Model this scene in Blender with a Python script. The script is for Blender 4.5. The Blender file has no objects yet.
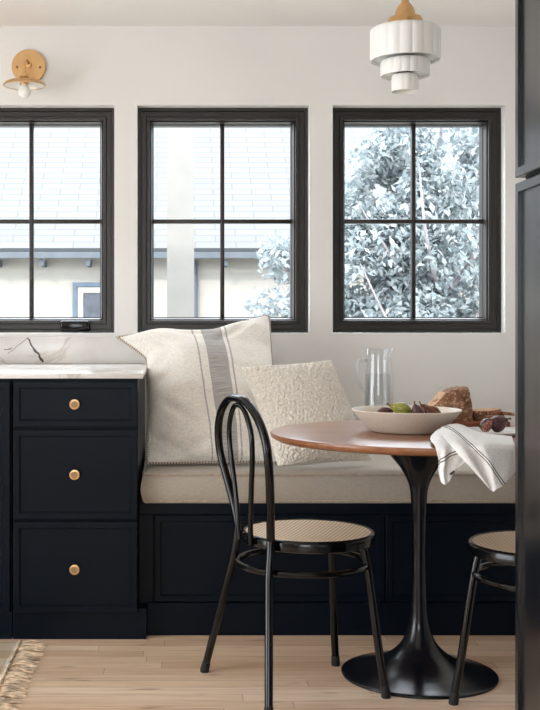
import bpy, bmesh, math, random
from mathutils import Vector, Matrix, noise
random.seed(7)
C = bpy.context.scene.collection
SC = bpy.context.scene
R = math.radians

# ------------------------------------------------------------------ camera
HC = 1.07            # eye height
F = 1133.0           # focal length in pixels of the 540 x 710 frame
XV, YV = 175.0, 325.0
cam = bpy.data.cameras.new('camera')
cam.sensor_fit = 'HORIZONTAL'; cam.sensor_width = 36
cam.lens = F / 540 * 36
cam.shift_x = (270 - XV) / 540
cam.shift_y = -(355 - YV) / 540
cam.clip_start = 0.05; cam.clip_end = 200
camo = bpy.data.objects.new('camera', cam); C.objects.link(camo)
camo.location = (0, 0, HC); camo.rotation_euler = (R(90), 0, 0)
SC.camera = camo

def at(px, py, Y):
    return Vector(((px - XV) / F * Y, Y, HC - (py - YV) / F * Y))

# ------------------------------------------------------------------ world, lights, exposure
SC.view_settings.view_transform = 'Standard'
SC.view_settings.look = 'None'
SC.view_settings.gamma = 1
SC.view_settings.use_curve_mapping = False
SC.view_settings.exposure = 0.47
w = bpy.data.worlds.new('sky'); SC.world = w; w.use_nodes = True
bg = w.node_tree.nodes['Background']
bg.inputs[0].default_value = (0.90, 0.95, 1.0, 1); bg.inputs[1].default_value = 6.0

def sun(d, strength, col, angle):
    l = bpy.data.lights.new('sun', 'SUN'); l.energy = strength; l.color = col; l.angle = R(angle)
    o = bpy.data.objects.new('sun', l); C.objects.link(o)
    o.rotation_euler = Vector(d).to_track_quat('-Z', 'Y').to_euler()
    o.location = (-3, -6, 12)
sun((0.30, 0.85, -0.45), 2.2, (1.0, 0.96, 0.9), 3)

def area(name, loc, d, sx, sy, power, col):
    l = bpy.data.lights.new(name, 'AREA'); l.shape = 'RECTANGLE'; l.size = sx; l.size_y = sy
    l.energy = power; l.color = col
    o = bpy.data.objects.new(name, l); C.objects.link(o)
    o.location = loc; o.rotation_euler = Vector(d).to_track_quat('-Z', 'Y').to_euler()
    return o
# sky portals for unseen openings behind and beside the camera, added for fill
for a in (((-0.9, -3.02, 1.45), (0, 1, 0), 1.8, 1.3), ((-3.02, 1.8, 1.10), (1, 0, 0), 2.4, 2.0)):
    area('fill_opening_portal', a[0], a[1], a[2], a[3], 1, (1, 1, 1)).data.cycles.is_portal = True
WX = (-0.616, 0.203, 1.023)          # the three windows, centres
YW = 4.75                            # face of the window wall
for x in WX:                         # sky portals of the visible windows
    p = area('window_portal', (x, 4.97, 1.517), (0, -1, 0), 0.72, 0.96, 1, (1, 1, 1))
    p.data.cycles.is_portal = True

# ------------------------------------------------------------------ materials
def lin(c):
    return tuple(((v / 255) / 12.92 if v / 255 <= 0.04045 else (((v / 255) + 0.055) / 1.055) ** 2.4) for v in c) + (1,)

class M:
    def __init__(s, name, col, rough=0.5, metal=0.0, spec=0.5, coat=0.0):
        s.m = bpy.data.materials.new(name); s.m.use_nodes = True
        s.t = s.m.node_tree; s.n = s.t.nodes; s.l = s.t.links
        s.b = s.n['Principled BSDF']
        s.b.inputs['Base Color'].default_value = lin(col)
        s.b.inputs['Roughness'].default_value = rough
        s.b.inputs['Metallic'].default_value = metal
        s.b.inputs['Specular IOR Level'].default_value = spec
        s.b.inputs['Coat Weight'].default_value = coat
        s._c = None
    def coord(s, scale=(1, 1, 1), kind='Object', rot=(0, 0, 0)):
        tc = s.n.new('ShaderNodeTexCoord'); mp = s.n.new('ShaderNodeMapping')
        mp.inputs['Scale'].default_value = scale; mp.inputs['Rotation'].default_value = rot
        s.l.new(tc.outputs[kind], mp.inputs['Vector']); return mp.outputs[0]
    def noise(s, vec, scale=5, detail=4, rough=0.5, dist=0.0):
        n = s.n.new('ShaderNodeTexNoise'); n.inputs['Scale'].default_value = scale
        n.inputs['Detail'].default_value = detail; n.inputs['Roughness'].default_value = rough
        n.inputs['Distortion'].default_value = dist
        s.l.new(vec, n.inputs['Vector']); return n.outputs['Fac']
    def voro(s, vec, scale=5, feature='F1', out='Distance'):
        n = s.n.new('ShaderNodeTexVoronoi'); n.feature = feature; n.inputs['Scale'].default_value = scale
        s.l.new(vec, n.inputs['Vector']); return n.outputs[out]
    def wave(s, vec, scale, dist=0.0, dirn='X', prof='SIN'):
        n = s.n.new('ShaderNodeTexWave'); n.bands_direction = dirn; n.wave_profile = prof
        n.inputs['Scale'].default_value = scale; n.inputs['Distortion'].default_value = dist
        n.inputs['Detail'].default_value = 2
        s.l.new(vec, n.inputs['Vector']); return n.outputs['Fac']
    def ramp(s, fac, stops):
        r = s.n.new('ShaderNodeValToRGB'); e = r.color_ramp.elements
        e[0].position, e[0].color = stops[0][0], lin(stops[0][1])
        e[1].position, e[1].color = stops[1][0], lin(stops[1][1])
        for p, c in stops[2:]:
            k = e.new(p); k.color = lin(c)
        s.l.new(fac, r.inputs['Fac']); return r.outputs['Color']
    def math(s, op, a, b=None, c=None):
        n = s.n.new('ShaderNodeMath'); n.operation = op
        for i, v in enumerate((a, b, c)):
            if v is None: continue
            if isinstance(v, (int, float)): n.inputs[i].default_value = v
            else: s.l.new(v, n.inputs[i])
        return n.outputs[0]
    def sep(s, vec):
        n = s.n.new('ShaderNodeSeparateXYZ'); s.l.new(vec, n.inputs[0]); return n.outputs
    def mix(s, fac, a, b, mode='MIX'):
        n = s.n.new('ShaderNodeMix'); n.data_type = 'RGBA'; n.blend_type = mode
        if isinstance(fac, (int, float)): n.inputs[0].default_value = fac
        else: s.l.new(fac, n.inputs[0])
        for i, v in ((6, a), (7, b)):
            if isinstance(v, tuple): n.inputs[i].default_value = lin(v)
            else: s.l.new(v, n.inputs[i])
        return n.outputs[2]
    def color(s, c): s.l.new(c, s.b.inputs['Base Color']); return s
    def rough(s, c): s.l.new(c, s.b.inputs['Roughness']); return s
    def bump(s, h, strength=0.3, dist=0.01):
        n = s.n.new('ShaderNodeBump'); n.inputs['Strength'].default_value = strength
        n.inputs['Distance'].default_value = dist
        s.l.new(h, n.inputs['Height']); s.l.new(n.outputs[0], s.b.inputs['Normal']); return s

def solid(name, col, rough=0.5, metal=0.0, spec=0.5, coat=0.0, vary=0.06, nscale=8, bump=0.0):
    m = M(name, col, rough, metal, spec, coat)
    v = m.coord(); n = m.noise(v, nscale, 5)
    lo = tuple(c * (1 - vary) for c in col); hi = tuple(min(255, c * (1 + vary)) for c in col)
    m.color(m.ramp(n, [(0.3, lo), (0.7, hi)]))
    if bump: m.bump(m.noise(v, nscale * 25, 3), bump, 0.002)
    return m.m

m_wall = solid('warm_white_plaster', (226, 223, 219), 0.85, vary=0.015, nscale=1.5, bump=0.12)
m_ceiling = solid('ceiling_paint', (238, 235, 230), 0.9, vary=0.01, nscale=2)
m_reveal = solid('reveal_paint', (228, 226, 222), 0.8, vary=0.01)
m_frame = solid('bronze_window_frame', (36, 31, 28), 0.38, spec=0.5, vary=0.05)
m_navy = solid('navy_cabinet_paint', (8, 16, 25), 0.33, spec=0.11, vary=0.06, nscale=3, bump=0.05)
m_pantry = solid('navy_pantry_paint', (12, 16, 22), 0.28, spec=0.5, coat=0.35, vary=0.05, nscale=3)
m_pantry.node_tree.nodes['Principled BSDF'].inputs['Coat Roughness'].default_value = .2
m_pantry.node_tree.nodes['Principled BSDF'].inputs['Coat IOR'].default_value = 1.6
m_black = solid('black_chair_enamel', (8, 8, 10), 0.16, spec=0.38, vary=0.1, nscale=20)
m_rubber = solid('black_rubber', (18, 18, 18), 0.7, vary=0.1)
m_brass = solid('brushed_brass', (216, 174, 122), 0.28, metal=0.85, vary=0.03, nscale=30)
m_brass_dark = solid('knurled_brass', (150, 122, 88), 0.5, metal=0.7, vary=0.15, nscale=200, bump=0.5)
m_enamel = solid('white_enamel', (240, 236, 228), 0.3, vary=0.01)

def mk_pedestal():
    m = M('dark_cast_pedestal', (20, 22, 26), 0.22, spec=0.4)
    v = m.coord(); sp = m.voro(v, 70)
    speck = m.ramp(sp, [(0.05, (95, 98, 100)), (0.12, (20, 22, 26))])
    m.color(m.mix(m.ramp(m.noise(v, 14, 5), [(0.5, (0, 0, 0)), (0.75, (120, 120, 120))]), (17, 19, 24), speck))
    m.rough(m.math('MULTIPLY_ADD', m.noise(v, 18, 6), 0.14, 0.13)); return m.m
m_ped = mk_pedestal()

def mk_floor():
    m = M('light_oak_planks', (205, 172, 138), 0.42, spec=0.4)
    sp_ = m.sep(m.coord()); row = m.math('FLOOR', m.math('DIVIDE', sp_[1], 0.062))
    wn = m.n.new('ShaderNodeTexWhiteNoise'); wn.noise_dimensions = '1D'; m.l.new(row, wn.inputs['W'])
    cb = m.n.new('ShaderNodeCombineXYZ'); m.l.new(m.math('MULTIPLY_ADD', wn.outputs['Value'], 3.7, sp_[0]), cb.inputs[0]); m.l.new(sp_[1], cb.inputs[1])
    br = m.n.new('ShaderNodeTexBrick'); m.l.new(cb.outputs[0], br.inputs['Vector'])
    br.offset = 0.0; br.offset_frequency = 2
    br.inputs['Scale'].default_value = 1.0
    br.inputs['Brick Width'].default_value = 1.05; br.inputs['Row Height'].default_value = 0.062
    br.inputs['Mortar Size'].default_value = 0.0011; br.inputs['Mortar Smooth'].default_value = 0.3
    br.inputs['Color1'].default_value = (0, 0, 0, 1); br.inputs['Color2'].default_value = (1, 1, 1, 1)
    br.inputs['Mortar'].default_value = (0.5, 0.5, 0.5, 1)
    plank = m.ramp(br.outputs['Color'], [(0.0, (212, 178, 146)), (1.0, (242, 220, 196)), (0.35, (236, 209, 181)), (0.7, (224, 194, 165))])
    g1 = m.noise(m.coord((1.2, 22, 1)), 3, 6, 0.6, 0.6)
    g2 = m.noise(m.coord((2.2, 60, 1)), 4, 4, 0.6, 0.3)
    c = m.mix(m.ramp(g1, [(0.45, (0, 0, 0)), (0.7, (190, 190, 190))]), plank, (186, 146, 114))
    c = m.mix(m.ramp(g2, [(0.5, (0, 0, 0)), (0.8, (90, 90, 90))]), c, (176, 134, 102))
    kn = m.ramp(m.noise(m.coord((3, 14, 1)), 1.7, 2), [(0.64, (0, 0, 0)), (0.74, (180, 180, 180))])
    c = m.mix(kn, c, (140, 98, 68))
    c = m.mix(m.math('MULTIPLY', br.outputs['Fac'], 0.65), c, (120, 84, 58))
    m.color(c); m.bump(m.math('SUBTRACT', m.math('MULTIPLY', g2, 0.3), br.outputs['Fac']), 0.25, 0.002)
    return m.m
m_floor = mk_floor()

def mk_wood(name, a, b, scale=(2, 30, 30), rough=0.3, coat=0.0, rot=(0, 0, 0)):
    m = M(name, a, rough, coat=coat); m.b.inputs['Coat Roughness'].default_value = 0.15
    g = m.noise(m.coord(scale, rot=rot), 2.5, 6, 0.6, 0.8)
    g2 = m.noise(m.coord((scale[0] * 3, scale[1] * 3, scale[2] * 3), rot=rot), 3, 3)
    c = m.ramp(g, [(0.3, a), (0.7, b)])
    c = m.mix(m.ramp(g2, [(0.5, (0, 0, 0)), (0.8, (80, 80, 80))]), c, tuple(x * 0.6 for x in a))
    m.color(c); m.bump(g2, 0.06, 0.001); return m.m
m_table = mk_wood('walnut_table_top', (126, 78, 50), (158, 106, 72), (1.5, 22, 22), 0.3, 0.15)
m_board = mk_wood('cutting_board_wood', (120, 66, 40), (158, 96, 62), (3, 40, 40), 0.5)

def mk_cloth(name, col, scale=420, bump=0.35, vary=0.08, col2=None):
    m = M(name, col, 0.9, spec=0.15)
    m.b.inputs['Sheen Weight'].default_value = 0.15
    v = m.coord()
    n1 = m.noise(m.coord((1, 1, 0.15)), scale, 2); n2 = m.noise(m.coord((0.15, 1, 1)), scale, 2)
    wv = m.math('ADD', n1, n2)
    lo = tuple(c * (1 - vary) for c in col); hi = tuple(min(255, c * (1 + vary)) for c in col)
    base = m.ramp(m.math('MULTIPLY', wv, 0.5), [(0.35, lo), (0.65, hi)])
    m.color(base); m.bump(wv, bump, 0.002); m.base = base; m.wv = wv
    return m
m_cushion = mk_cloth('oatmeal_linen_cushion', (168, 158, 145), 620, 0.3, 0.05).m
m_piping = mk_cloth('oatmeal_piping', (164, 150, 133), 300, 0.4, 0.12).m

def mk_pillow():
    m = mk_cloth('cream_linen_striped', (236, 231, 222), 260, 0.45, 0.06)
    tc = m.n.new('ShaderNodeTexCoord'); s = m.sep(tc.outputs['UV']); u = s[0]
    def band(c, hw):
        return m.math('LESS_THAN', m.math('ABSOLUTE', m.math('SUBTRACT', u, c)), hw)
    streak = m.noise(m.coord((1.5, 60, 1), 'UV'), 5, 3)
    wide = m.math('MULTIPLY', band(0.60, 0.068), m.math('MULTIPLY_ADD', streak, 1.3, 0.02))
    thin = m.math('ADD', band(0.475, 0.006), band(0.695, 0.006))
    dash = m.math('MULTIPLY', thin, m.math('MULTIPLY_ADD', m.noise(m.coord((1, 90, 1), 'UV'), 2, 1), 0.9, 0.15))
    fac = m.math('MINIMUM', m.math('ADD', wide, dash), 1.0)
    m.color(m.mix(fac, m.base, (128, 124, 126)))
    return m.m
m_pillow = mk_pillow()

def mk_stitch():
    m = M('blanket_stitch_edge', (170, 150, 130), 0.9)
    v = m.coord((1, 1, 1), 'UV')
    wv = m.wave(v, 30, 0.3)
    m.color(m.ramp(wv, [(0.35, (136, 118, 104)), (0.6, (204, 192, 176))])); return m.m
m_stitch = mk_stitch()

def mk_boucle():
    m = M('cream_boucle', (216, 206, 190), 0.95, spec=0.1)
    v = m.coord(); a = m.voro(v, 130); b = m.noise(v, 170, 4)
    h = m.math('SUBTRACT', b, a)
    m.color(m.ramp(a, [(0.1, (242, 237, 228)), (0.75, (218, 208, 194))])); m.bump(h, 0.75, 0.004)
    m.b.inputs['Sheen Weight'].default_value = 0.3; return m.m
m_boucle = mk_boucle()

def mk_cane():
    m = M('woven_cane', (206, 178, 140), 0.6)
    a = m.wave(m.coord((1, 1, 1), rot=(0, 0, R(40))), 26, 0.0)
    b = m.wave(m.coord((1, 1, 1), rot=(0, 0, R(-50))), 26, 0.0)
    h = m.math('ADD', m.math('MULTIPLY', a, 0.65), m.math('MULTIPLY', b, 0.35))
    m.color(m.ramp(h, [(0.15, (186, 154, 118)), (0.6, (240, 220, 190))])); m.bump(h, 0.4, 0.0015); return m.m
m_cane = mk_cane()

def mk_marble(name='white_marble', veins=()):
    m = M(name, (226, 222, 217), 0.22, spec=0.5)
    v = m.coord(); n = m.noise(v, 1.6, 6, 0.55, 1.2)
    c = m.ramp(m.math('ABSOLUTE', m.math('SUBTRACT', n, 0.5)), [(0.0, (206, 198, 190)), (0.02, (229, 226, 222))])
    n2 = m.ramp(m.noise(v, 3.5, 4), [(0.4, (255, 255, 255)), (0.75, (222, 218, 214))])
    c = m.mix(1.0, c, n2, 'MULTIPLY')
    s = m.sep(v)
    for (ax, az, bx, bz, wd, col, ia, ib) in veins:       # a straight mineral vein from a to b
        L = math.hypot(bx - ax, bz - az); dx, dz = (bx - ax) / L, (bz - az) / L
        px = m.math('SUBTRACT', s[ia], ax); pz = m.math('SUBTRACT', s[ib], az)
        t = m.math('ADD', m.math('MULTIPLY', px, dx), m.math('MULTIPLY', pz, dz))
        wob = m.math('MULTIPLY_ADD', m.noise(v, 45, 3), wd * 5, -wd * 2.5)
        d = m.math('ADD', m.math('SUBTRACT', m.math('MULTIPLY', px, dz), m.math('MULTIPLY', pz, dx)), wob)
        inside = m.math('MULTIPLY', m.math('GREATER_THAN', t, 0.0), m.math('LESS_THAN', t, L))
        ww = m.math('MULTIPLY_ADD', m.noise(v, 80, 2), wd * 1.4, wd * 0.4)
        f = m.math('MULTIPLY', inside, m.math('LESS_THAN', m.math('ABSOLUTE', d), ww))
        c = m.mix(f, c, col)
    m.color(c); return m.m

def mk_glass(name, tint=(1, 1, 1, 1), refl=1.0, rough=0.0):
    m = bpy.data.materials.new(name); m.use_nodes = True; t = m.node_tree; t.nodes.clear()
    o = t.nodes.new('ShaderNodeOutputMaterial'); mx = t.nodes.new('ShaderNodeMixShader')
    tr = t.nodes.new('ShaderNodeBsdfTransparent'); tr.inputs[0].default_value = tint
    gl = t.nodes.new('ShaderNodeBsdfGlossy'); gl.inputs['Roughness'].default_value = rough
    fr = t.nodes.new('ShaderNodeLayerWeight'); fr.inputs['Blend'].default_value = 0.35
    mu = t.nodes.new('ShaderNodeMath'); mu.operation = 'MULTIPLY_ADD'
    mu.inputs[1].default_value = 0.75 * refl; mu.inputs[2].default_value = 0.03 * refl
    t.links.new(fr.outputs['Facing'], mu.inputs[0])
    pw = t.nodes.new('ShaderNodeMath'); pw.operation = 'POWER'; pw.inputs[1].default_value = 2.2
    t.links.new(fr.outputs['Facing'], pw.inputs[0]); t.links.new(pw.outputs[0], mu.inputs[0])
    t.links.new(mu.outputs[0], mx.inputs[0]); t.links.new(tr.outputs[0], mx.inputs[1]); t.links.new(gl.outputs[0], mx.inputs[2])
    t.links.new(mx.outputs[0], o.inputs[0]); return m
m_pane = mk_glass('window_glass', (0.98, 0.99, 1, 1), 0.0)
m_jug = mk_glass('clear_jug_glass', (0.965, 0.975, 0.98, 1), 1.3)
m_handle = mk_glass('thick_handle_glass', (0.90, 0.93, 0.94, 1), 2.2)
m_water = mk_glass('water', (0.93, 0.95, 0.96, 1), 0.4)

# ------------------------------------------------------------------ helpers
def V(*a): return Vector(a)
def fin(name, bm, mat, parent=None, smooth=True, ang=35, loc=None):
    bmesh.ops.recalc_face_normals(bm, faces=bm.faces)
    me = bpy.data.meshes.new(name); bm.to_mesh(me); bm.free()
    if mat: me.materials.append(mat)
    if smooth:
        for p in me.polygons: p.use_smooth = True
        try: me.set_sharp_from_angle(angle=R(ang))
        except Exception: pass
    o = bpy.data.objects.new(name, me); C.objects.link(o)
    if parent: o.parent = parent
    if loc: o.location = loc
    return o
def tag(o, label=None, cat=None, group=None, kind=None):
    if label: o['label'] = label
    if cat: o['category'] = cat
    if group: o['group'] = group
    if kind: o['kind'] = kind
    return o
def thing(name, label, cat, loc=(0, 0, 0), rotz=0.0, group=None):
    o = bpy.data.objects.new(name, None); C.objects.link(o); o.empty_display_size = 0.05
    o.location = loc; o.rotation_euler = (0, 0, rotz); return tag(o, label, cat, group)
def struct(o): o['kind'] = 'structure'; return o

def box(bm, x0, x1, y0, y1, z0, z1, bev=0.0, seg=2):
    r = bmesh.ops.create_cube(bm, size=1)['verts']
    bmesh.ops.transform(bm, matrix=Matrix.Translation(((x0 + x1) / 2, (y0 + y1) / 2, (z0 + z1) / 2)) @ Matrix.Diagonal((x1 - x0, y1 - y0, z1 - z0, 1)), verts=r)
    if bev:
        es = list({e for v in r for e in v.link_edges})
        bmesh.ops.bevel(bm, geom=es, offset=bev, segments=seg, profile=0.5, affect='EDGES')
def bx(*a, **k):
    bm = bmesh.new(); box(bm, *a, **k); return bm
def lathe(bm, prof, n=48, c=(0, 0, 0), M4=None, lobes=0, amp=0.0):
    rings = []
    for (r, z) in prof:
        if r <= 1e-6: rings.append([bm.verts.new((0, 0, z))])
        else:
            ring = []
            for i in range(n):
                a = 2 * math.pi * i / n
                rr = r * (1 - amp * (1 - abs(math.cos(a * lobes / 2)) ** 0.6)) if lobes else r
                ring.append(bm.verts.new((rr * math.cos(a), rr * math.sin(a), z)))
            rings.append(ring)
    for A, B in zip(rings, rings[1:]):
        for i in range(n):
            j = (i + 1) % n
            if len(A) == 1 and len(B) == 1: continue
            if len(A) == 1: bm.faces.new((A[0], B[i], B[j]))
            elif len(B) == 1: bm.faces.new((A[i], A[j], B[0]))
            else: bm.faces.new((A[i], A[j], B[j], B[i]))
    vs = [v for r in rings for v in r]
    T = Matrix.Translation(c) @ (M4 if M4 else Matrix.Identity(4))
    bmesh.ops.transform(bm, matrix=T, verts=vs)
def cr(P, t):
    """Catmull-Rom through points P, t in 0..1"""
    n = len(P) - 1; f = min(t * n, n - 1e-6); i = int(f); f -= i
    p0 = P[max(i - 1, 0)]; p1 = P[i]; p2 = P[i + 1]; p3 = P[min(i + 2, n)]
    return 0.5 * ((2 * p1) + (p2 - p0) * f + (2 * p0 - 5 * p1 + 4 * p2 - p3) * f * f + (3 * p1 - p0 - 3 * p2 + p3) * f ** 3)
def tube(bm, pts, r, n=12, closed=False, cap=True, uvlen=False):
    pts = [Vector(p) for p in pts]; N = len(pts)
    rad = r if isinstance(r, (list, tuple)) else [r] * N
    tang = []
    for i in range(N):
        a = pts[(i - 1) % N] if closed or i else pts[i]; b = pts[(i + 1) % N] if closed or i < N - 1 else pts[i]
        tang.append((b - a).normalized())
    nrm = tang[0].orthogonal().normalized(); rings = []
    uvl = bm.loops.layers.uv.verify() if uvlen else None
    for i in range(N):
        nrm = (nrm - tang[i] * nrm.dot(tang[i])).normalized(); bn = tang[i].cross(nrm)
        rings.append([bm.verts.new(pts[i] + (nrm * math.cos(2 * math.pi * k / n) + bn * math.sin(2 * math.pi * k / n)) * rad[i]) for k in range(n)])
    L = [0]
    for i in range(1, N + 1): L.append(L[-1] + (pts[i % N] - pts[i - 1]).length)
    for i in range(N if closed else N - 1):
        A, B = rings[i], rings[(i + 1) % N]
        for k in range(n):
            f = bm.faces.new((A[k], A[(k + 1) % n], B[(k + 1) % n], B[k]))
            if uvl:
                for lp, u in zip(f.loops, (L[i], L[i], L[i + 1], L[i + 1])): lp[uvl].uv = (u, 0)
    if cap and not closed:
        bm.faces.new(rings[0]); bm.faces.new(rings[-1][::-1])
def spline(P, n): P = [Vector(p) for p in P]; return [cr(P, i / (n - 1)) for i in range(n)]
def loops(bm, x0, x1, z0, z1, prof, cap=True, plane='XZ', base=0.0, back=False):
    """rectangular loops stepping inwards: prof = [(inset, depth)]; plane XZ faces -Y, plane YZ faces -X"""
    rs = []
    for ins, d in prof:
        q = [(x0 + ins, z0 + ins), (x1 - ins, z0 + ins), (x1 - ins, z1 - ins), (x0 + ins, z1 - ins)]
        rs.append([bm.verts.new((a, base + d, b) if plane == 'XZ' else (base + d, a, b)) for a, b in q])
    for A, B in zip(rs, rs[1:]):
        for i in range(4):
            j = (i + 1) % 4; bm.faces.new((A[i], A[j], B[j], B[i]))
    if cap: bm.faces.new(rs[-1])
    if back: bm.faces.new(rs[0][::-1])
def copy_tree(o, parent=None):
    c = o.copy(); C.objects.link(c)
    if parent: c.parent = parent
    for ch in o.children: copy_tree(ch, c)
    return c

# ------------------------------------------------------------------ room shell
XL, XR, YB, ZC = -3.0, 1.5, -3.0, 2.324
struct(fin('floor', bx(XL - .2, XR + .2, YB - .2, YW + .2, -0.1, 0), m_floor, smooth=False))
struct(fin('ceiling', bx(XL - .2, XR + .2, YB - .2, YW + .2, ZC, ZC + 0.25), m_ceiling, smooth=False))
Z0, Z1, HW = 1.035, 1.993, 0.363
bm = bmesh.new()
xs = [XL - .2]
for x in WX: xs += [x - HW, x + HW]
xs.append(XR + .2)
for i in range(0, 8, 2): box(bm, xs[i], xs[i + 1], YW, YW + .2, 0, ZC)
for x in WX:
    box(bm, x - HW, x + HW, YW, YW + .2, 0, Z0); box(bm, x - HW, x + HW, YW, YW + .2, Z1, ZC)
bmesh.ops.remove_doubles(bm, verts=bm.verts, dist=1e-5)
struct(fin('wall_back', bm, m_wall, smooth=False))
struct(fin('wall_right', bx(XR, XR + .2, YB, YW, 0, ZC), m_wall, smooth=False))
bm = bmesh.new()   # left wall and rear wall have unseen openings, sized to brighten the room
box(bm, XL - .2, XL, YB, 0.6, 0, ZC); box(bm, XL - .2, XL, 3.0, YW, 0, ZC)
box(bm, XL - .2, XL, 0.6, 3.0, 0, 0.1); box(bm, XL - .2, XL, 0.6, 3.0, 2.1, ZC)
struct(fin('wall_left', bm, m_wall, smooth=False))
bm = bmesh.new()
box(bm, XL, -1.8, YB - .2, YB, 0, ZC); box(bm, 0, XR, YB - .2, YB, 0, ZC)
box(bm, -1.8, 0, YB - .2, YB, 0, 0.8); box(bm, -1.8, 0, YB - .2, YB, 2.1, ZC)
struct(fin('wall_front', bm, m_wall, smooth=False))

# windows
def window(i, x):
    root = bpy.data.objects.new('window_%d' % i, None); C.objects.link(root); root.location = (x, YW + .06, 0)
    struct(root)
    h = 0.3605; z0, z1 = Z0 + .003, Z1 - .002
    bm = bmesh.new()
    loops(bm, -h, h, z0, z1, [(0, .12), (0, 0), (.012, 0), (.015, .007), (.035, .007), (.038, .002), (.050, .002), (.052, .016), (.052, .12)], cap=False)
    fin('window_frame', bm, m_frame, root, smooth=False)
    bm = bmesh.new()
    loops(bm, -h + .0525, h - .0525, z0 + .0525, z1 - .0525, [(0, .10), (0, .020), (.004, .018), (.010, .048), (.013, .05), (.013, .10)], cap=False)
    fin('sash', bm, m_frame, root, smooth=False)
    zc = (z0 + z1) / 2; g = h - .064
    bm = bmesh.new()
    box(bm, -.009, .009, .045, .075, z0 + .064, z1 - .064, 0.003)
    box(bm, -g, g, .046, .0745, zc - .009, zc + .009, 0.003)
    fin('muntin', bm, m_frame, root)
    fin('pane', bx(-g, g, .058, .062, z0 + .062, z1 - .062), m_pane, root, smooth=False)
    if i == 1:
        bm = bmesh.new()
        box(bm, .130, .256, -.028, .004, z0 + .004, z0 + .05, .009, 3)
        hd = fin('crank_handle', bm, m_black, root)
        bm = bmesh.new(); tube(bm, spline([(.135, -.03, z0 + .018), (.19, -.042, z0 + .012), (.25, -.034, z0 + .022)], 12), .006, 8)
        fin('crank_lever', bm, m_black, hd)
    bm = bmesh.new()   # painted reveal lining
    loops(bm, -HW, HW, Z0, Z1, [(0, -.0595), (.0015, -.0595), (.0015, 0.0)], cap=False)
    fin('reveal', bm, m_reveal, root, smooth=False)
for i, x in enumerate(WX): window(i + 1, x)

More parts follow.
